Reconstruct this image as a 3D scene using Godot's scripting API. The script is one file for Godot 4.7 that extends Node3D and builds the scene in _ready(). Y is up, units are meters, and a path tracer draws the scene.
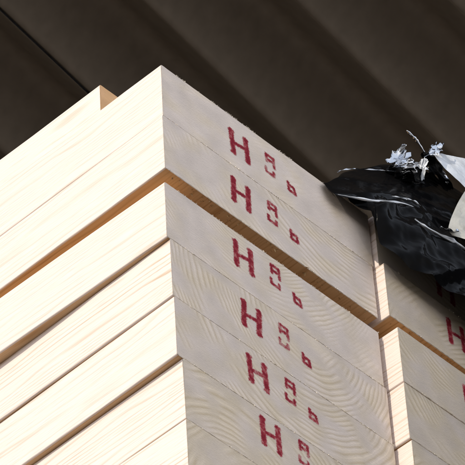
extends Node3D
# A stack of pale sawn planks with red stamps, seen from below under a dark corrugated roof.

const TOP := Vector3(0, 3.16, 0)          # near top corner of the stack; x along the ends, boards run towards -z
const TH := 0.045
const WID := 0.187
const LEN := 3.6
const GAP := 0.0124
var rng := RandomNumberGenerator.new()
var M := {}
var taken := {}

func _ready():
	rng.seed = 11
	# ---------------------------------------------------------------- camera
	var cam := Camera3D.new(); cam.name = "camera"
	cam.transform = Transform3D(Basis(Vector3(0.68828513, -0.05000704, 0.72371464), Vector3(-0.48581618, 0.70910535, 0.51103058), Vector3(-0.53874505, -0.70332702, 0.46377243)), TOP + Vector3(-1.0605, -1.56179, 0.96036))
	cam.fov = 7.585; cam.near = 0.05; cam.far = 400.0
	add_child(cam); cam.current = true
	# ---------------------------------------------------------------- sky, sun, exposure
	var we := WorldEnvironment.new(); we.name = "environment"
	var env := Environment.new()
	var sm := ProceduralSkyMaterial.new()
	sm.sky_top_color = Color(0.60, 0.63, 0.68); sm.sky_horizon_color = Color(0.88, 0.86, 0.83); sm.sky_curve = 0.18
	sm.ground_bottom_color = Color(0.24, 0.22, 0.20); sm.ground_horizon_color = Color(0.40, 0.38, 0.36)
	sm.sun_angle_max = 1.0
	var sky := Sky.new(); sky.sky_material = sm
	env.background_mode = Environment.BG_SKY; env.sky = sky
	env.background_energy_multiplier = 2.2
	env.tonemap_mode = Environment.TONE_MAPPER_LINEAR; env.tonemap_exposure = 1.35
	env.sdfgi_enabled = true; env.ssao_enabled = true; env.ssil_enabled = true
	we.environment = env; add_child(we)
	var sun := DirectionalLight3D.new(); sun.name = "sun"
	sun.light_energy = 0.83; sun.light_color = Color(1.0, 0.95, 0.87); sun.light_angular_distance = 0.5; sun.shadow_enabled = true
	var e := deg_to_rad(36.0); var g := deg_to_rad(3.0)
	var to_sun := Vector3(-cos(e) * cos(g), sin(e), cos(e) * sin(g))
	sun.transform = Transform3D(Basis.looking_at(-to_sun, Vector3.UP), Vector3(0, 8, 0)); add_child(sun)
	# ---------------------------------------------------------------- the setting
	make_materials()
	make_ground()
	make_roof()
	make_rack()
	# ---------------------------------------------------------------- the planks
	make_planks()
	make_wrap()

# ==================================================================== helpers
func numbered(n: String) -> String:
	if not taken.has(n):
		taken[n] = 0
		return n
	taken[n] += 1
	return "%s_%03d" % [n, taken[n]]

func tag(o: Node, label := "", category := "", group := "", kind := ""):
	if label: o.set_meta("label", label)
	if category: o.set_meta("category", category)
	if group: o.set_meta("group", group)
	if kind: o.set_meta("kind", kind)

func base(called: String, at := Vector3.ZERO) -> Node3D:
	var o := Node3D.new(); o.name = numbered(called); o.position = at; add_child(o)
	return o

func part(called: String, mesh: Mesh, mat: Material, parent: Node) -> MeshInstance3D:
	var o := MeshInstance3D.new(); o.mesh = mesh; o.material_override = mat
	o.name = numbered(called) if parent == self else called
	parent.add_child(o, true)
	return o

func begin() -> SurfaceTool:
	var st := SurfaceTool.new(); st.begin(Mesh.PRIMITIVE_TRIANGLES)
	return st

func tri(st: SurfaceTool, p: Array, n: Array, uv: Array, want: Vector3):
	var cr = (p[1] - p[0]).cross(p[2] - p[0])
	var order = [0, 2, 1] if cr.dot(want) > 0 else [0, 1, 2]
	for i in order:
		st.set_normal(n[i])
		if uv: st.set_uv(uv[i])
		st.add_vertex(p[i])

func quad(st: SurfaceTool, p: Array, n: Array, uv: Array):
	var want = n[0] + n[1] + n[2] + n[3]
	if uv:
		tri(st, [p[0], p[1], p[2]], [n[0], n[1], n[2]], [uv[0], uv[1], uv[2]], want)
		tri(st, [p[0], p[2], p[3]], [n[0], n[2], n[3]], [uv[0], uv[2], uv[3]], want)
	else:
		tri(st, [p[0], p[1], p[2]], [n[0], n[1], n[2]], [], want)
		tri(st, [p[0], p[2], p[3]], [n[0], n[2], n[3]], [], want)

func box(st: SurfaceTool, c: Vector3, s: Vector3):
	var h := s * 0.5
	for ax in 3:
		for sg in [-1.0, 1.0]:
			var n := Vector3.ZERO; n[ax] = sg
			var u := Vector3.ZERO; u[(ax + 1) % 3] = h[(ax + 1) % 3]
			var v := Vector3.ZERO; v[(ax + 2) % 3] = h[(ax + 2) % 3]
			var o := c + n * h[ax]
			quad(st, [o - u - v, o + u - v, o + u + v, o - u + v], [n, n, n, n], [])

# a grid of points as a smooth sheet; rows of equal length
func sheet(pts: Array, both := 0.0) -> ArrayMesh:
	var st := begin()
	st.set_smooth_group(0)
	var nr = pts.size(); var nc = pts[0].size()
	for i in nr - 1:
		for j in nc - 1:
			for k in [[i, j], [i + 1, j], [i + 1, j + 1], [i, j], [i + 1, j + 1], [i, j + 1]]:
				st.set_uv(Vector2(float(k[1]) / nc, float(k[0]) / nr))
				st.add_vertex(pts[k[0]][k[1]])
	st.index(); st.generate_normals()
	return st.commit()

func noise(seed_: int, freq := 1.0, oct := 3) -> FastNoiseLite:
	var n := FastNoiseLite.new(); n.seed = seed_; n.frequency = freq; n.noise_type = FastNoiseLite.TYPE_SIMPLEX
	n.fractal_type = FastNoiseLite.FRACTAL_FBM; n.fractal_octaves = oct
	return n

func srgb(r: float, g: float, b: float) -> Color:
	return Color(r, g, b).linear_to_srgb()

# ==================================================================== materials
func make_materials():
	# long grain: thin darker latewood lines along the board, wandering a little
	var w := 768; var h := 192
	var img := Image.create(w, h, false, Image.FORMAT_RGB8)
	var img2 := Image.create(w, h, false, Image.FORMAT_RGB8)     # a calmer, straighter-grained board
	var hm := Image.create(w, h, false, Image.FORMAT_L8)
	var a := noise(3, 1.0, 2); var b := noise(8, 1.0, 3); var c := noise(21, 1.0, 2)
	for y in h:
		for x in w:
			# wraps in u through a circle
			var t := TAU * x / w
			var cx := cos(t); var sx := sin(t)
			var v := float(y) / h
			var tv := TAU * v
			var yy := v * 15.0 + 1.3 * sin(TAU * v) + 0.6 * sin(TAU * 3.0 * v) + 0.55 * a.get_noise_3d(cx * 0.7, sx * 0.7, sin(tv) * 0.8)
			var f := fposmod(yy, 1.0)
			var late := smoothstep(0.62, 0.92, f) * (1.0 - smoothstep(0.93, 1.0, f))
			var fib := b.get_noise_3d(cx * 3.0, sx * 3.0, cos(tv) * 22.0 + sin(tv) * 31.0)
			var patch := 0.5 + 0.7 * c.get_noise_3d(cx * 0.9 + 4.0, sx * 0.9, cos(tv) * 1.2)
			var k := clampf(late * (0.25 + 0.75 * patch), 0.0, 1.0)
			var d := 1.0 + 0.10 * fib
			img.set_pixel(x, y, srgb((0.76 - 0.24 * k) * d, (0.653 - 0.27 * k) * d, (0.60 - 0.33 * k) * d))
			k *= 0.5
			img2.set_pixel(x, y, srgb((0.76 - 0.24 * k) * d, (0.653 - 0.27 * k) * d, (0.60 - 0.33 * k) * d))
			var hv := clampf(0.5 + 0.35 * fib + 0.2 * k, 0.0, 1.0)
			hm.set_pixel(x, y, Color(hv, hv, hv))
	var wood := StandardMaterial3D.new()
	wood.albedo_texture = ImageTexture.create_from_image(img); wood.roughness = 0.72
	wood.heightmap_enabled = true; wood.heightmap_texture = ImageTexture.create_from_image(hm); wood.heightmap_scale = 0.03
	wood.heightmap_deep_parallax = false
	M.wood = wood
	M.calm = wood.duplicate(); M.calm.albedo_texture = ImageTexture.create_from_image(img2)
	var shaded_wide: StandardMaterial3D = wood.duplicate(); shaded_wide.albedo_color = srgb(0.90, 0.70, 0.43)      # wide faces: browned, the warm shade of the gaps put into the colour
	M.shaded_wide = shaded_wide
	var ink := StandardMaterial3D.new(); ink.vertex_color_use_as_albedo = true; ink.roughness = 0.8; ink.metallic_specular = 0.15
	M.ink = ink
	var fib2 := StandardMaterial3D.new(); fib2.albedo_color = srgb(0.74, 0.68, 0.58); fib2.roughness = 0.9
	M.fibre = fib2
	var spm: StandardMaterial3D = fib2.duplicate(); spm.albedo_color = srgb(0.55, 0.38, 0.20); M.splinter = spm
	# roof: brown-painted steel, grimy
	var rf := StandardMaterial3D.new(); rf.roughness = 0.62
	var nt := NoiseTexture2D.new(); nt.width = 512; nt.height = 512; nt.seamless = true
	nt.noise = noise(5, 0.045, 6)
	var gr := Gradient.new(); gr.set_color(0, srgb(0.210, 0.178, 0.144)); gr.set_color(1, srgb(0.285, 0.242, 0.197)); nt.color_ramp = gr
	rf.albedo_texture = nt; rf.uv1_triplanar = true; rf.uv1_world_triplanar = true; rf.uv1_scale = Vector3(1.4, 1.4, 1.4)
	M.roof = rf
	var gd := StandardMaterial3D.new(); gd.roughness = 0.95
	var n2 := NoiseTexture2D.new(); n2.width = 512; n2.height = 512; n2.seamless = true; n2.noise = noise(15, 0.02, 5)
	var g2 := Gradient.new(); g2.set_color(0, srgb(0.055, 0.050, 0.044)); g2.set_color(1, srgb(0.10, 0.09, 0.08)); n2.color_ramp = g2
	gd.albedo_texture = n2; gd.uv1_triplanar = true; gd.uv1_world_triplanar = true; gd.uv1_scale = Vector3(0.4, 0.4, 0.4)
	M.ground = gd
	var stl := StandardMaterial3D.new(); stl.albedo_color = srgb(0.05, 0.09, 0.16); stl.roughness = 0.5
	M.steel = stl
	# plastic film
	var nn := NoiseTexture2D.new(); nn.width = 256; nn.height = 256; nn.seamless = true; nn.as_normal_map = true; nn.bump_strength = 3.0; nn.noise = noise(40, 0.03, 3)
	var bl := StandardMaterial3D.new(); bl.albedo_color = srgb(0.004, 0.004, 0.0045); bl.roughness = 0.13; bl.metallic_specular = 0.1
	bl.normal_enabled = true; bl.normal_texture = nn; bl.normal_scale = 0.12; bl.uv1_scale = Vector3(3, 2, 1)
	M.black = bl
	var wh := StandardMaterial3D.new(); wh.albedo_color = srgb(0.60, 0.63, 0.68); wh.roughness = 0.25
	wh.normal_enabled = true; wh.normal_texture = nn; wh.normal_scale = 0.3
	M.white = wh
	var cm: StandardMaterial3D = wh.duplicate(); cm.albedo_color = srgb(0.46, 0.44, 0.38); M.cream = cm
	var gy := StandardMaterial3D.new(); gy.albedo_color = srgb(0.48, 0.50, 0.54); gy.roughness = 0.10; gy.metallic = 1.0
	gy.normal_enabled = true; gy.normal_texture = nn; gy.normal_scale = 0.2
	M.film = gy

# ==================================================================== setting
func make_ground():
	var st := begin()
	quad(st, [Vector3(-150, 0, -150), Vector3(150, 0, -150), Vector3(150, 0, 150), Vector3(-150, 0, 150)], [Vector3.UP, Vector3.UP, Vector3.UP, Vector3.UP], [])
	var o := part("ground", st.commit(), M.ground, self); tag(o, "pale trodden yard ground below the plank stack", "", "", "structure")

func make_roof():
	# lean-to roof, falling 1 in 4 towards +x, corrugations run down the slope; sheets of six corrugations lap
	var root := base("shed_roof", Vector3(0, 0, 0))
	tag(root, "dark brown corrugated roof above and behind the planks", "roof", "", "")
	var x0 := -0.6; var x1 := 5.0
	var y_at := func(x: float) -> float: return TOP.y + 2.2 - 0.25 * (x - 1.5)
	var dn := Vector3(0.25, 1, 0).normalized()
	var per := 0.1695
	var z_lap := -1.442                     # where the black lap line runs
	for sidx in range(-3, 2):
		var st := begin()
		var za := z_lap + per * 6.0 * sidx
		var rows := []
		var steps := 20
		var lift := 0.009 * ((absi(sidx) + 1) % 2)
		for i in 6 * steps + 9:
			var z := za + per * float(i - 8) / steps
			var f := fposmod(float(i - 8) / steps, 1.0)
			# a hanging roll with a steep back: low point at f = 0.08
			var prof := 0.0
			var tri_w := absf(f - 0.48) / (0.48 if f < 0.48 else 0.52)      # 1 at the hanging ridge, 0 at the hollow
			prof = 0.055 - 0.110 * (tri_w if tri_w > 0.25 else 0.125 + 2.0 * tri_w * tri_w)
			var row := []
			for x in [x0, 1.5, 2.5, x1]:
				row.append(Vector3(x, y_at.call(x), z) + dn * (prof + lift))
			rows.append(row)
		part("roof_sheet", sheet(rows), M.roof, root)
	# the shed's closed sides: back wall and the low side
	var st2 := begin(); box(st2, Vector3(2.6, 2.6, -4.6), Vector3(5.2, 5.2, 0.12))
	var bw := part("back_wall", st2.commit(), M.roof, self); tag(bw, "dark plain back wall closing the shed behind the planks", "", "", "structure")
	st2 = begin(); box(st2, Vector3(-0.66, 2.85, -3.1), Vector3(0.12, 5.7, 2.88))  # added wall, unseen: keeps side light off the roof's rear slopes
	var shade_wall := part("side_wall", st2.commit(), M.roof, self); tag(shade_wall, "added unseen wall under the high side of the shed roof, blocking side light", "", "", "structure")
	st2 = begin(); box(st2, Vector3(5.1, 2.3, -2.2), Vector3(0.12, 4.6, 4.6))
	var sw := part("side_wall", st2.commit(), M.roof, self); tag(sw, "dark plain wall under the low eave of the shed roof", "", "", "structure")

func make_rack():
	# cantilever rack that carries the pack, below the picture
	var yb := TOP.y - GAP - 10 * TH
	var root := base("storage_rack", Vector3(0.3, 0, -1.2))
	tag(root, "blue steel cantilever rack arms carrying the plank stack from below", "storage rack")
	for z in [0.55, -1.0]:
		var st := begin(); box(st, Vector3(0.0, yb - 0.06, z), Vector3(0.9, 0.12, 0.1)); part("arm", st.commit(), M.steel, root)
		st = begin(); box(st, Vector3(0.52, 1.2, z), Vector3(0.14, 2.4, 0.12)); part("upright", st.commit(), M.steel, root)
		st = begin(); box(st, Vector3(0.1, 0.07, z), Vector3(0.70, 0.14, 0.12)); part("foot", st.commit(), M.steel, root)

# ==================================================================== planks
func plank_body(sd: int, lean := 0.0) -> ArrayMesh:
	# rounded rectangle swept along -z with a hint of waviness; origin at top near corner, front end open
	var st := begin(); var st_edge := st; var st_wide := begin()
	var ring := []          # [pos, normal, v]
	var r := 0.0004; var rl := 0.0011                                # the long edges at the near side are eased more
	var rad := [rl, rl, r, r]
	var cs := [[Vector2(rl, -rl), PI], [Vector2(rl, -TH + rl), 1.5 * PI], [Vector2(WID - r, -TH + r), 0.0], [Vector2(WID - r, -r), 0.5 * PI]]
	# walk: left side downwards, bottom, right, top ; angle measured in xy
	var dirs := [[0.5 * PI, PI], [PI, 1.5 * PI], [1.5 * PI, TAU], [0.0, 0.5 * PI]]
	for k in 4:
		for q in 4:
			var an: float = lerpf(dirs[k][0], dirs[k][1], q / 3.0)
			var d := Vector2(cos(an), sin(an))
			ring.append([cs[k][0] + d * rad[k], d, 0.0])
	ring.append([ring[0][0], ring[0][1], 0.0])
	var acc := 0.0
	for i in range(1, ring.size()):
		acc += (ring[i][0] - ring[i - 1][0]).length()
		ring[i][2] = acc
	var zs := []
	for i in 22: zs.append(-0.0003 - 0.03 * i)
	zs += [-1.0, -2.0, -LEN]
	var nz := noise(sd * 7 + 1, 4.0, 2); var nf := noise(sd * 7 + 2, 30.0, 2)
	var uo := sd * 0.377; var vo := sd * 0.618
	var at := func(i: int, z: float) -> Vector3:
		var p: Vector2 = ring[i][0]
		var wob := 0.0006 * nz.get_noise_2d(z, p.x * 3.0 + p.y * 5.0) + 0.00025 * nf.get_noise_2d(z, p.x * 9.0 + p.y * 20.0)
		var q: Vector2 = p + Vector2(wob, wob * 0.5 * (1.0 if p.x < 0.01 else 0.3))
		return Vector3(q.x - z * lean * 0.001, q.y, z)
	for j in zs.size() - 1:
		for i in ring.size() - 1:
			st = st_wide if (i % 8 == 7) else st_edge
			var n0 := Vector3(ring[i][1].x, ring[i][1].y, 0); var n1 := Vector3(ring[i + 1][1].x, ring[i + 1][1].y, 0)
			var ua: float = -zs[j] / 0.55 + uo; var ub: float = -zs[j + 1] / 0.55 + uo
			var va: float = ring[i][2] / 0.075 + vo; var vb: float = ring[i + 1][2] / 0.075 + vo
			quad(st, [at.call(i, zs[j]), at.call(i + 1, zs[j]), at.call(i + 1, zs[j + 1]), at.call(i, zs[j + 1])], [n0, n1, n1, n0], [Vector2(ua, va), Vector2(ua, vb), Vector2(ub, vb), Vector2(ub, va)])
	# far end
	var nb := Vector3(0, 0, -1)
	var sx := LEN * lean * 0.001
	quad(st, [Vector3(r + sx, -r, -LEN), Vector3(WID - r + sx, -r, -LEN), Vector3(WID - r + sx, -TH + r, -LEN), Vector3(r + sx, -TH + r, -LEN)], [nb, nb, nb, nb], [Vector2(0, 0), Vector2(0, 1), Vector2(1, 1), Vector2(1, 0)])
	st_edge.generate_tangents(); st_wide.generate_tangents()
	st_edge.set_material(M.calm if sd in [1, 2, 3, 5, 41] else M.wood); st_wide.set_material(M.shaded_wide)
	var mesh := st_edge.commit()
	return st_wide.commit(mesh)

func plank_end(sd: int) -> ArrayMesh:
	# the sawn end: a face with a slightly ragged, softened rim
	var st := begin()
	var nf := noise(sd * 13 + 5, 1.0, 2)
	var outer := []; var inner := []
	var per := []
	var step := 0.0022
	var rr := 0.0004; var rl := 0.0011
	var rad := [rr, rr, rl, rl]
	var cc := [Vector2(WID - rr, -rr), Vector2(WID - rr, -TH + rr), Vector2(rl, -TH + rl), Vector2(rl, -rl)]
	var a0 := [0.5 * PI, 0.0, -0.5 * PI, -PI]
	for k in 4:
		for q in 5:
			var an: float = a0[k] - 0.5 * PI * q / 4.0
			per.append([cc[k] + Vector2(cos(an), sin(an)) * rad[k], Vector2(cos(an), sin(an))])
		var pa: Vector2 = per[-1][0]
		var an2: float = a0[(k + 1) % 4]
		var pb: Vector2 = cc[(k + 1) % 4] + Vector2(cos(an2), sin(an2)) * rad[(k + 1) % 4]
		var nseg := int((pb - pa).length() / step)
		for q in range(1, nseg): per.append([pa.lerp(pb, float(q) / nseg), Vector2(cos(an2), sin(an2))])
	for pq in per:
		var q: Vector2 = pq[0]
		var nn := 0.5 + 0.5 * nf.get_noise_2d(q.x * 260.0, q.y * 260.0 + sd * 40.0)
		inner.append(q - pq[1] * (0.0001 + 0.0003 * nn))
		outer.append(q)
	var m: int = per.size()
	var uvf := func(p: Vector2) -> Vector2: return Vector2(p.x / WID, -p.y / TH)
	var zn := Vector3(0, 0, 1)
	for i in m:
		var j := (i + 1) % m
		var on := Vector3(outer[i].x - inner[i].x, outer[i].y - inner[i].y, 0.0006).normalized()
		var o0: Vector2 = outer[i]; var o1: Vector2 = outer[j]; var i0: Vector2 = inner[i]; var i1: Vector2 = inner[j]
		quad(st, [Vector3(o0.x, o0.y, -0.0003), Vector3(o1.x, o1.y, -0.0003), Vector3(i1.x, i1.y, 0), Vector3(i0.x, i0.y, 0)], [on, on, zn, zn], [uvf.call(o0), uvf.call(o1), uvf.call(i1), uvf.call(i0)])
	var poly := PackedVector2Array(inner)
	var idx := Geometry2D.triangulate_polygon(poly)
	for k in range(0, idx.size(), 3):
		var ps := []; var us := []
		for t in 3:
			var p := poly[idx[k + t]]
			ps.append(Vector3(p.x, p.y, 0)); us.append(uvf.call(p))
		tri(st, ps, [zn, zn, zn], us, zn)
	st.generate_tangents()
	return st.commit()

func end_material(sd: int, pith: Vector2, spacing: float, rings: float, beige: float, tone := 1.0) -> StandardMaterial3D:
	var w := 760; var h := 182
	var data := PackedByteArray(); data.resize(w * h * 3)
	var hd := PackedByteArray(); hd.resize(w * h)
	var n1 := noise(sd * 31 + 1, 0.035, 2); var n2 := noise(sd * 31 + 2, 1.0, 2); var n3 := noise(sd * 31 + 3, 0.9, 2); var n4 := noise(sd * 31 + 4, 0.022, 2)
	var mmx := WID * 1000.0 / w; var mmy := TH * 1000.0 / h
	var k := 0
	for y in h:
		for x in w:
			var px := x * mmx; var py := -y * mmy
			var dx := px - pith.x; var dy := py - pith.y
			var lo := n1.get_noise_2d(px, py)
			var pt := n4.get_noise_2d(px, py * 1.6)
			var r := sqrt(dx * dx + dy * dy) + 0.9 * lo
			var f := fposmod(pow(r / 40.0, 0.9) * 40.0 / spacing + 0.5 * sin(r * 0.13 + sd), 1.0)
			var late := smoothstep(0.42, 0.70, f) * (1.0 - smoothstep(0.72, 0.98, f))
			var ringfade := smoothstep(18.0, 45.0, r) * (1.0 - 0.6 * smoothstep(95.0, 150.0, r))
			var vis := clampf(rings * (0.30 + 0.8 * smoothstep(60.0, 130.0, px) + 1.9 * pt + 0.8 * lo) * ringfade, 0.0, 1.0)
			var pale := smoothstep(0.02, 0.10, f) * (1.0 - smoothstep(0.12, 0.30, f)) * vis
			var scr := n2.get_noise_2d(px * 0.12 + py * 0.05, py * 1.1 + px * 0.12)
			var fine := n3.get_noise_2d(px * 0.6, py * 1.6)
			var d := tone * (1.0 + 0.03 * scr + 0.05 * fine + 0.09 * pt + 0.06 * lo + 0.13 * pale)
			var q := late * vis
			var be := clampf(beige + 0.5 * pt - 0.3 * lo, 0.0, 1.0)
			var cr := lerpf(0.665, 0.640, be) * d * (1.0 - 0.16 * q)
			var cg := lerpf(0.580, 0.545, be) * d * (1.0 - 0.19 * q)
			var cb := lerpf(0.525, 0.425, be) * d * (1.0 - 0.27 * q)
			data[k * 3] = int(255.0 * pow(clampf(cr, 0, 1), 0.4545)); data[k * 3 + 1] = int(255.0 * pow(clampf(cg, 0, 1), 0.4545)); data[k * 3 + 2] = int(255.0 * pow(clampf(cb, 0, 1), 0.4545))
			hd[k] = int(255.0 * clampf(0.5 + 0.16 * scr + 0.10 * fine + 0.05 * q, 0.0, 1.0))
			k += 1
	var m := StandardMaterial3D.new(); m.roughness = 0.85
	m.albedo_texture = ImageTexture.create_from_image(Image.create_from_data(w, h, false, Image.FORMAT_RGB8, data))
	m.heightmap_enabled = true; m.heightmap_scale = 0.014
	m.heightmap_texture = ImageTexture.create_from_image(Image.create_from_data(w, h, false, Image.FORMAT_L8, hd))
	return m

# ink pressed on the sawn end: strokes [a, b, half width] in millimetres
func ink_mesh(strokes0: Array, sd: int, strength: float) -> ArrayMesh:
	var turn := 0.03 * sin(sd * 12.9); var strokes := []
	var c0: Vector2 = strokes0[0][0]
	for s0 in strokes0: strokes.append([c0 + (s0[0] - c0).rotated(turn), c0 + (s0[1] - c0).rotated(turn), s0[2]])
	var lo := Vector2(1e6, 1e6); var hi := -lo
	for s in strokes:
		for e in 2:
			lo = lo.min(s[e] - Vector2.ONE * (s[2] + 1.4)); hi = hi.max(s[e] + Vector2.ONE * (s[2] + 1.4))
	var cell := 0.28
	var nx := int((hi.x - lo.x) / cell) + 1; var ny := int((hi.y - lo.y) / cell) + 1
	var na := noise(sd + 900, 0.55, 2); var nb := noise(sd + 950, 0.16, 2); var nc := noise(sd + 970, 1.6, 1)
	var val := PackedFloat32Array(); val.resize((nx + 1) * (ny + 1))
	for j in ny + 1:
		for i in nx + 1:
			var p := lo + Vector2(i, j) * cell
			var v := 0.0
			for s in strokes:
				var a: Vector2 = s[0]; var b: Vector2 = s[1]
				var t := clampf((p - a).dot(b - a) / maxf((b - a).length_squared(), 1e-6), 0, 1)
				var q := p - a.lerp(b, t)
				var dd: float = maxf(q.length(), 0.0) - s[2] + 0.5 * na.get_noise_2d(p.x, p.y)
				v = maxf(v, 1.0 - smoothstep(-0.7, 0.75, dd))
			var sp := nc.get_noise_2d(p.x, p.y)
			v *= clampf(strength + 0.45 * nb.get_noise_2d(p.x, p.y), 0.35, 1.0) * (1.0 - 0.35 * smoothstep(0.15, 0.6, sp))
			val[j * (nx + 1) + i] = v
	var st := begin()
	var paper := Color(0.55, 0.42, 0.38); var red := Color(0.32, 0.030, 0.046); var deep := Color(0.19, 0.016, 0.028)
	var colf := func(v: float) -> Color:
		if v < 0.6: return paper.lerp(red, clampf(v / 0.6, 0, 1))
		return red.lerp(deep, clampf((v - 0.6) / 0.4, 0, 1))
	for j in ny:
		for i in nx:
			var ids := [j * (nx + 1) + i, j * (nx + 1) + i + 1, (j + 1) * (nx + 1) + i + 1, (j + 1) * (nx + 1) + i]
			var mean := (val[ids[0]] + val[ids[1]] + val[ids[2]] + val[ids[3]]) / 4.0
			if mean < 0.10: continue
			var ps := []
			for c in [[0, 0], [1, 0], [1, 1], [0, 1]]:
				var p := lo + Vector2(i + c[0], j + c[1]) * cell
				ps.append(Vector3(p.x * 0.001, p.y * 0.001, 0.00003))
			for t in [0, 3, 2, 0, 2, 1]:
				st.set_color(colf.call(val[ids[t]])); st.set_normal(Vector3(0, 0, 1)); st.add_vertex(ps[t])
	st.index()
	return st.commit()

func stamp(root: Node3D, at: Vector2, sd: int):
	var h := 22.0; var w := 17.0
	var big := []
	var tilt := rng.randf_range(-0.7, 0.7)
	for x in [2.1, w - 2.1]:
		big.append([at + Vector2(x - tilt, -1.9), at + Vector2(x + tilt, -h + 1.9), 2.15])
		for y in [-1.4, -h + 1.4]:
			big.append([at + Vector2(x - 1.3, y), at + Vector2(x + 1.3, y), 1.05])
	big.append([at + Vector2(2.1, -h * 0.53), at + Vector2(w - 2.1, -h * 0.46), 1.4])
	part("stamped_letter", ink_mesh(big, sd, rng.randf_range(0.78, 1.0)), M.ink, root)
	var o := at + Vector2(32.5, 0.5)
	var g1 := [[o + Vector2(0.8, -0.5), o + Vector2(0.8, -6.5), 1.15], [o + Vector2(0.8, -0.5), o + Vector2(7.2, -0.8), 1.15], [o + Vector2(7.2, -0.8), o + Vector2(7.4, -8.6), 1.15], [o + Vector2(0.8, -4.6), o + Vector2(7.2, -4.8), 1.15]]
	part("stamped_mark", ink_mesh(g1, sd + 1, rng.randf_range(0.6, 0.95)), M.ink, root)
	var o2 := o + Vector2(-0.8, -12.6)
	var g2 := [[o2 + Vector2(0.6, 0), o2 + Vector2(0.6, -3.6), 1.15], [o2 + Vector2(0.6, -3.6), o2 + Vector2(7.4, -4.0), 1.15], [o2 + Vector2(7.6, -1.0), o2 + Vector2(7.4, -4.0), 1.15]]
	part("stamped_mark", ink_mesh(g2, sd + 2, rng.randf_range(0.5, 0.85)), M.ink, root)
	var o3 := at + Vector2(51.5, -11.5)
	var g3 := [[o3 + Vector2(0.8, 0), o3 + Vector2(0.9, -6.6), 1.15], [o3 + Vector2(0.9, -2.2), o3 + Vector2(5.6, -2.2), 1.15], [o3 + Vector2(5.6, -2.2), o3 + Vector2(6.6, -6.4), 1.15], [o3 + Vector2(0.9, -6.6), o3 + Vector2(6.6, -6.8), 1.15]]
	part("stamped_mark", ink_mesh(g3, sd + 3, rng.randf_range(0.8, 0.98)), M.ink, root)

func fibres(root: Node3D, sd: int, amount: int, rough := 0):
	# torn fibres left by the saw along the rim of the end
	var r := RandomNumberGenerator.new(); r.seed = sd
	var st := begin()
	var clf := noise(sd + 61, 0.05, 2)
	for i in amount:
		var t := r.randf()
		var p: Vector3; var out: Vector3
		var lie := 0.25 if r.randf() < 0.6 else 0.6
		var side := r.randf()
		var x := WID * (1.0 - pow(r.randf(), 1.6))
		if side < 0.55: p = Vector3(x, -0.0004, 0.0001); out = Vector3(r.randf_range(-0.8, 0.8), 0.7, lie)
		elif side < 0.93: p = Vector3(x, -TH + 0.0004, 0.0001); out = Vector3(r.randf_range(-0.8, 0.8), -0.7, lie)
		else: p = Vector3(WID - 0.0006, -TH * t, -0.0008); out = Vector3(0.8, r.randf_range(-0.6, 0.6), 0.8)
		if clf.get_noise_2d(x * 1000.0, floorf(side * 1.8) * 50.0) < 0.05: continue
		var l := r.randf_range(0.0004, 0.0010) * (1.8 if r.randf() < 0.06 else 1.0)
		var wv := Vector3(r.randf_range(-1, 1), r.randf_range(-0.3, 0.3), r.randf_range(-0.5, 0.5)).normalized() * r.randf_range(0.00015, 0.0004)
		var tip := p + out.normalized() * l
		var n := out.cross(wv).normalized()
		tri(st, [p - wv, p + wv, tip], [n, n, n], [], n)
	var sp := begin(); var cl := noise(sd + 60, 0.06, 2)
	for i in rough:
		# larger splinters left hanging along the lower rim
		var p := Vector3(WID * r.randf(), -TH + 0.0004, -r.randf_range(0.0005, 0.006))
		var out := Vector3(r.randf_range(-1, 1), -r.randf_range(0.2, 1.0), r.randf_range(-0.3, 0.9)).normalized() * r.randf_range(0.001, 0.0034)
		var wv := Vector3(r.randf_range(-1, 1), 0, r.randf_range(-1, 1)).normalized() * r.randf_range(0.0003, 0.0011)
		var n := out.cross(wv).normalized()
		if cl.get_noise_1d(p.x * 1000.0) < -0.05: continue
		tri(sp, [p - wv, p + wv, p + out], [n, n, n], [], n)
		tri(sp, [p - wv, p + wv * 0.2 + Vector3(0, 0, 0.0006), p + out], [n, n, n], [], n)
	if rough:
		var so := part("rough_splinters", sp.commit(), M.splinter, root); tag(so, "", "", "", "stuff")
	var o := part("torn_fibres", st.commit(), M.fibre, root); tag(o, "", "", "", "stuff")

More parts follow.
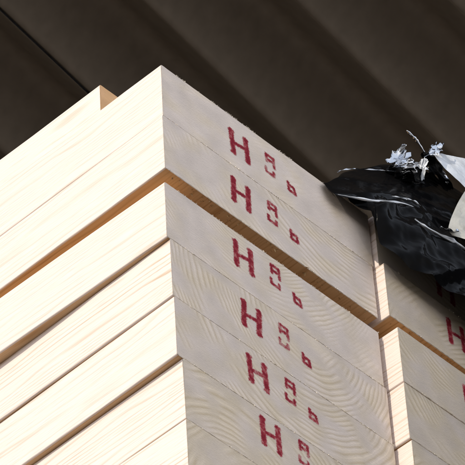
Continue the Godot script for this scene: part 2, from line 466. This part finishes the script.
func make_planks():
	var near := ["topmost pale plank of the near column, its upper edge cut sharp against the dark roof",
		"second plank from the top of the near column, resting above the wide brown gap",
		"third plank from the top of the near column, directly under the wide brown gap",
		"fourth plank from the top of the near column, set back under an overhanging plank",
		"fifth plank down in the near column, between the fourth plank and the lowest overhang",
		"sixth plank down in the near column, set in further to the right than those above",
		"lowest plank of the near column in view, no stamp showing at the frame's bottom edge",
		"eighth plank down in the near column, below the picture",
		"ninth plank down in the near column, below the picture",
		"tenth plank down in the near column, on the rack arms"]
	var far_ := ["topmost plank of the column on the right, its end draped with black plastic",
		"second plank down in the right column, half in the shade of the black plastic",
		"third plank down in the right column, just under the gap, stamp cut by the frame",
		"fourth plank down in the right column, fresh pale edge strip beside the near column",
		"lowest plank of the right column in view, its end at the bottom right corner",
		"sixth plank down in the right column, below the picture",
		"seventh plank down in the right column, below the picture",
		"eighth plank down in the right column, below the picture",
		"ninth plank down in the right column, below the picture",
		"tenth plank down in the right column, on the rack arms"]
	# near column: x offset (mm), yaw (mm per m), z of the end
	var offs := [0.0, -1.0, -2.0, 0.2, 1.2, 5.6, 5.6, 4.0, 5.0, 3.0]
	var yaws := [0.5, 7.0, -14.0, 15.0, 17.0, 16.0, 4.0, 6.0, 4.0, 3.0]
	var zz := [0.0, 0.05, -0.2, -0.18, -0.2, -0.15, -0.17, 0.0, 0.0, 0.0]
	var h_at := [Vector2(58.5, -12), Vector2(58, -10), Vector2(57, -7), Vector2(58.3, -8.5), Vector2(59, -6), Vector2(62, -4), Vector2(62, -6)]
	var pith := [Vector2(30, 120), Vector2(165, 75), Vector2(70, 60), Vector2(112, 8), Vector2(108, 34), Vector2(40, -85), Vector2(70, -60)]
	var rg := [0.25, 0.75, 0.45, 0.9, 0.95, 0.75, 0.6]
	var bg := [0.12, 0.22, 0.25, 0.35, 0.45, 0.65, 0.85]
	var spare: Material
	for i in 10:
		var y := -TH * i - (GAP if i >= 2 else 0.0)
		var root := base("plank", TOP + Vector3(offs[i] * 0.001, y, zz[i] * 0.001))
		tag(root, near[i], "plank", "pale stamped planks of the stack")
		part("plank_body", plank_body(i + 1, yaws[i]), null, root)
		var em: Material = end_material(i + 1, pith[i], [2.6, 3.1, 2.4, 3.3, 3.5, 4.2, 4.0][i], rg[i], bg[i], [1.0, 0.99, 0.98, 0.96, 0.95, 0.93, 0.93][i]) if i < 7 else spare
		spare = em
		part("end_grain", plank_end(i + 1), em, root)
		if i < 7:
			stamp(root, h_at[i], 10 * i + 100)
			fibres(root, 50 + i, 700 if i == 0 else 520, 110 if i == 1 else 0)
	var offz := [3.2, 7.0, 11.6, 11.2, 11.0, 7.0, 7.5, 7.0, 7.0, 7.0]
	var offx := [189.0, 188.8, 189.4, 190.0, 191.4, 194.2, 195.5, 195.0, 195.0, 194.0]
	for i in 10:
		var y := -TH * i - (GAP if i >= 2 else 0.0)
		var root := base("plank", TOP + Vector3(offx[i] * 0.001, y, offz[i] * 0.001))
		tag(root, far_[i], "plank", "pale stamped planks of the stack")
		part("plank_body", plank_body(i + 21, [2.0, 7.0, 0.0, 15.0, 17.0, 16.0, 6.0, 6.0, 5.0, 5.0][i]), null, root)
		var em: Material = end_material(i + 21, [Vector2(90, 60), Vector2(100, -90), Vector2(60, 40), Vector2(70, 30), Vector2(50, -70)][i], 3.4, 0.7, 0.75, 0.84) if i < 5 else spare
		spare = em
		part("end_grain", plank_end(i + 21), em, root)
		if i < 5:
			stamp(root, Vector2(58.0 + rng.randf_range(-1.5, 1.5), -9.0 + rng.randf_range(-2, 2)), 10 * i + 300)
			fibres(root, 80 + i, 400, 50 if i == 1 else 0)
	# stickers that hold the gap open
	for z in [-0.25, -1.4]:
		var st := begin(); box(st, Vector3(0, 0, 0), Vector3(0.36, GAP - 0.0006, 0.03))
		var o := part("spacer_lath", st.commit(), M.wood, self); o.position = TOP + Vector3(0.195, -2 * TH - GAP * 0.5, z)
		tag(o, "thin wooden spacer lath inside the wide gap, %s" % ("near the sawn ends" if z > -1.0 else "halfway along the planks"), "spacer lath", "spacer laths in the gap")
	# the plank lying loose on top, further back
	var top := base("plank", TOP + Vector3(0.0154, TH + 0.0003, -0.066))
	tag(top, "loose plank on top of the stack, its end stopping short of the corner", "plank", "pale stamped planks of the stack")
	part("plank_body", plank_body(41), null, top)
	var tm := end_material(41, Vector2(40, -80), 3.0, 0.7, 1.0); tm.albedo_color = srgb(0.95, 0.70, 0.45)
	part("end_grain", plank_end(41), tm, top)

# ==================================================================== plastic wrap
func mm(x: float, y: float, z: float) -> Vector3: return TOP + Vector3(x, y, z) * 0.001

func poly_at(pts: Array, t: float) -> Vector3:
	var f := t * (pts.size() - 1)
	var i := clampi(int(f), 0, pts.size() - 2)
	var a: Vector3 = pts[i]; var b: Vector3 = pts[i + 1]
	var p0: Vector3 = pts[maxi(i - 1, 0)]; var p3: Vector3 = pts[mini(i + 2, pts.size() - 1)]
	return a.cubic_interpolate(b, p0, p3, f - i)

func make_wrap():
	var root := base("plastic_wrap", TOP)
	tag(root, "crumpled black plastic wrapping film with white inside draped over the planks", "plastic wrap")
	var n := noise(77, 0.03, 3); var nf := noise(78, 0.12, 2)
	var cr := noise(123, 0.03, 1); cr.fractal_type = FastNoiseLite.FRACTAL_RIDGED
	# upper fold: a flattened leaf, from the tip on the near column up to the right
	var low := [Vector3(142, -5, 3), Vector3(147, -13, 6), Vector3(156, -14, 11), Vector3(175, -5, 12), Vector3(196, 8, 12), Vector3(218, 18, 12), Vector3(246, 22, 12), Vector3(300, 34, 8), Vector3(380, 46, 0)]
	var high := [Vector3(142, -4, 2), Vector3(153, 7, 0), Vector3(166, 24, -4), Vector3(183, 43, -8), Vector3(203, 62, -10), Vector3(226, 82, -10), Vector3(262, 101, -8), Vector3(310, 112, -10), Vector3(390, 124, -14)]
	var rows := []
	for i in 161:
		var t := i / 160.0
		var a := poly_at(low, t); var b := poly_at(high, t)
		var row := []
		var fat := 8.0 * smoothstep(0.02, 0.4, t)
		for j in 49:
			var an := TAU * j / 48.0
			var mid := a.lerp(b, 0.5); var half := (b - a) * 0.5
			var p := mid - half * cos(an) + Vector3(0.1, -0.62, 0.75) * fat * sin(an) * (0.35 if sin(an) > 0 else 1.0)
			p += Vector3(0.2, -0.5, 0.8) * (1.4 * n.get_noise_3dv(p) + 1.5 * crease(cr, p)) * smoothstep(0.0, 0.15, t)
			row.append(p * 0.001)
		rows.append(row)
	part("black_fold", sheet(rows), M.black, root)
	# skirt hanging down in front of the right column
	var top_e := [Vector3(156, -8, 8), Vector3(178, 4, 12), Vector3(200, 16, 12), Vector3(235, 28, 12), Vector3(300, 42, 10), Vector3(420, 50, 8)]
	var hem_e := [Vector3(160, -12, 8), Vector3(174, -14, 10), Vector3(176, -28, 13), Vector3(181, -44, 17), Vector3(192, -51, 20), Vector3(214, -52, 23), Vector3(238, -54, 25), Vector3(252, -62, 27), Vector3(292, -70, 30), Vector3(412, -72, 30)]
	rows = []
	for i in 201:
		var t := i / 200.0
		var a := poly_at(top_e, t); var b := poly_at(hem_e, t)
		var row := []
		for j in 61:
			var q := j / 60.0
			var p := a.lerp(b, q)
			p += Vector3(0.0, 0.2, 1.0) * (5.0 * sin(PI * q) * smoothstep(0.0, 0.3, t) + (2.0 * n.get_noise_3dv(p * 0.9) + 2.4 * crease(cr, p)) * smoothstep(0.0, 0.12, t))
			row.append(p * 0.001)
		rows.append(row)
	part("black_skirt", sheet(rows), M.black, root)
	# added flap of film, out of view, shading the right column's ends
	rows = []
	for i in 41:
		var t := i / 40.0
		var row := []
		for j in 41:
			var q := j / 40.0
			var p := Vector3(292 + 46 * t + 10.0 * sin(t * 9.0), lerpf(46, -20, t * t), lerpf(-20, 170, t)) + Vector3(16.0 * q * sin(t * 7.0 + 1.0), -330.0 * q * (1.0 - 0.25 * t), -20.0 * q)
			p += Vector3(1, 0.2, 0.1) * (5.0 * n.get_noise_3dv(p * 0.6) + 3.0 * crease(cr, p)) * smoothstep(0.0, 0.1, t)
			row.append(p * 0.001)
		rows.append(row)
	part("shade_flap", sheet(rows), M.black, root)
	# rims of turned-out white inside, also painting in the film's highlights
	ribbon(root, "white_highlight_rim", [Vector3(142, -22, 13), Vector3(153, -17, 14), Vector3(173, -8, 16), Vector3(193, 5, 16), Vector3(213, 15, 16), Vector3(228, 14, 16)], 1.3, M.white, 5)
	ribbon(root, "white_highlight_rim", [Vector3(191, 8, 17), Vector3(202, 14, 17), Vector3(214, 20, 17), Vector3(221, 20, 17)], 1.2, M.white, 6)
	ribbon(root, "white_highlight_rim", [Vector3(205, -7, 23), Vector3(214, -9, 24), Vector3(230, -7, 25), Vector3(242, -4, 25), Vector3(256, -3, 25), Vector3(285, 2, 25)], 2.6, M.white, 7)
	ribbon(root, "grey_highlight_rim", [Vector3(228, 0, 25), Vector3(240, 4, 26), Vector3(252, 10, 26), Vector3(275, 16, 26)], 3.0, M.film, 8)
	ribbon(root, "grey_highlight_rim", [Vector3(156, 15, 3), Vector3(166, 25, 3), Vector3(187, 40, 3), Vector3(218, 60, 3)], 1.0, M.film, 9)  # thin grey strip painting the faint highlight along the fold
	# white inside of the film, folded outwards
	flap(root, "white_flap", [Vector3(255, 103, 6), Vector3(275, 114, 6), Vector3(293, 123, 6), Vector3(325, 141, 6)], [Vector3(256, 102, 6), Vector3(263, 87, 11), Vector3(279, 80, 13), Vector3(310, 70, 13)], 4.0, M.white)
	flap(root, "cream_flap", [Vector3(275, 76, 20), Vector3(262, 56, 22), Vector3(248, 31, 24), Vector3(237, 6, 25), Vector3(240, 1, 25)], [Vector3(330, 96, 20), Vector3(320, 72, 22), Vector3(306, 42, 24), Vector3(292, 14, 25), Vector3(276, 6, 25)], 8.0, M.cream)
	# crumpled knot of film above the fold
	rows = []
	var rid := noise(91, 0.055, 3); rid.fractal_type = FastNoiseLite.FRACTAL_RIDGED
	for i in 41:
		var th := PI * i / 40.0
		var row := []
		for j in 49:
			var ph := TAU * j / 48.0
			var d := Vector3(sin(th) * cos(ph), cos(th), sin(th) * sin(ph))
			var p := Vector3(238, 74, -4) + Vector3(d.x * 20.0 + d.y * 8.0, d.y * 15.0 + d.x * 6.0, d.z * 8.0) * (0.85 + 0.30 * rid.get_noise_3dv(d * 22.0))
			row.append(p * 0.001)
		rows.append(row)
	part("crumpled_knot", sheet(rows), M.black, root)
	crumple(root, Vector3(209, 57, 6), Vector3(227, 83, 6), 11.0, M.film, 1)
	crumple(root, Vector3(214, 56, 9), Vector3(238, 76, 9), 8.0, M.film, 2)
	crumple(root, Vector3(240, 82, 8), Vector3(264, 114, 7), 7.0, M.film, 3)
	crumple(root, Vector3(240, 80, 9), Vector3(235, 61, 10), 7.5, M.white, 4)
	crumple(root, Vector3(244, 92, 8), Vector3(262, 68, 12), 9.0, M.black, 5)
	crumple(root, Vector3(254, 84, 11), Vector3(261, 72, 12), 4.0, M.film, 6)
	crumple(root, Vector3(226, 62, 8), Vector3(252, 66, 11), 9.0, M.black, 7)
	ribbon(root, "torn_strip", [Vector3(228, 102, 8), Vector3(236, 98, 9), Vector3(246, 92, 8)], 1.8, M.film, 20, 0.1)
	ribbon(root, "torn_strip", [Vector3(268, 119, 8), Vector3(262, 111, 9), Vector3(250, 100, 8)], 2.6, M.film, 21, 0.3)

# a scrap of film, creased into sharp facets
func crumple(root: Node3D, a: Vector3, b: Vector3, width: float, mat: Material, sd: int):
	var n := noise(sd + 300, 0.11, 1); n.fractal_type = FastNoiseLite.FRACTAL_RIDGED
	var ne := noise(sd + 400, 0.09, 2)
	var d := (b - a).normalized(); var side := d.cross(Vector3(-0.54, -0.70, 0.46)).normalized(); var nor := side.cross(d).normalized()
	var rows := []
	for i in 41:
		var t := i / 40.0
		var row := []
		var wd := width * (0.35 + 0.65 * sin(PI * clampf(t * 0.85 + 0.1, 0, 1))) * (1.0 + 0.5 * ne.get_noise_1d(t * 30.0))
		for j in 21:
			var u := (j - 10) / 20.0
			var p := a.lerp(b, t) + side * wd * u + d * 2.0 * ne.get_noise_2d(u * 30.0, 9.0)
			var q := Vector2(t * 24.0, u * width)
			p += nor * 3.6 * n.get_noise_2d(q.x * 0.33, q.y * 0.33) + side * 0.9 * ne.get_noise_2d(q.x, q.y + 40.0)
			row.append(p * 0.001)
		rows.append(row)
	part("film_scrap", sheet(rows), mat, root)

# creases that run along the draped film
func crease(n: FastNoiseLite, p: Vector3) -> float:
	var along := p.x * 0.85 + p.y * 0.5
	var across := p.y * 0.85 - p.x * 0.5 + p.z * 0.4
	return n.get_noise_2d(along * 0.3, across * 1.1)

func flap(root: Node3D, called: String, ea: Array, eb: Array, bulge: float, mat: Material):
	var n := noise(66, 0.05, 2)
	var rows := []
	for i in 33:
		var t := i / 32.0
		var a := poly_at(ea, t); var b := poly_at(eb, t)
		var row := []
		for j in 15:
			var q := j / 14.0
			var p := a.lerp(b, q); p += Vector3(-0.5, -0.4, 0.6) * (bulge * sin(PI * q) * t + 1.8 * n.get_noise_3dv(p))
			row.append(p * 0.001)
		rows.append(row)
	part(called, sheet(rows), mat, root)

func ribbon(root: Node3D, called: String, pts: Array, width: float, mat: Material, sd: int, curl := 0.9):
	var n := noise(sd, 0.05, 2)
	var rows := []
	var m := 40
	for i in m + 1:
		var t := float(i) / m
		var p := poly_at(pts, t); var q := poly_at(pts, minf(t + 0.02, 1.0))
		if t > 0.97: q = p + (p - poly_at(pts, t - 0.02))
		var d := (q - p).normalized()
		var side := d.cross(Vector3(-0.3, -0.75, 0.6)).normalized()
		var nor := side.cross(d).normalized()
		var ang := curl * n.get_noise_1d(t * 50.0) * 2.0
		var s2 := side * cos(ang) + nor * sin(ang); var n2 := nor * cos(ang) - side * sin(ang)
		var wd := width * (0.15 + 0.85 * sin(PI * clampf(t * 0.94 + 0.03, 0, 1))) * (1.0 + 0.8 * n.get_noise_1d(t * 70.0 + 100.0))
		var row := []
		for j in 7:
			var u := (j - 3) / 3.0
			row.append((p + s2 * wd * u * 0.5 + n2 * (1.0 - u * u) * wd * 0.3 + nor * curl * 0.8 * n.get_noise_2d(t * 60.0, 50.0 + u * 9.0)) * 0.001)
		rows.append(row)
	part(called, sheet(rows), mat, root)
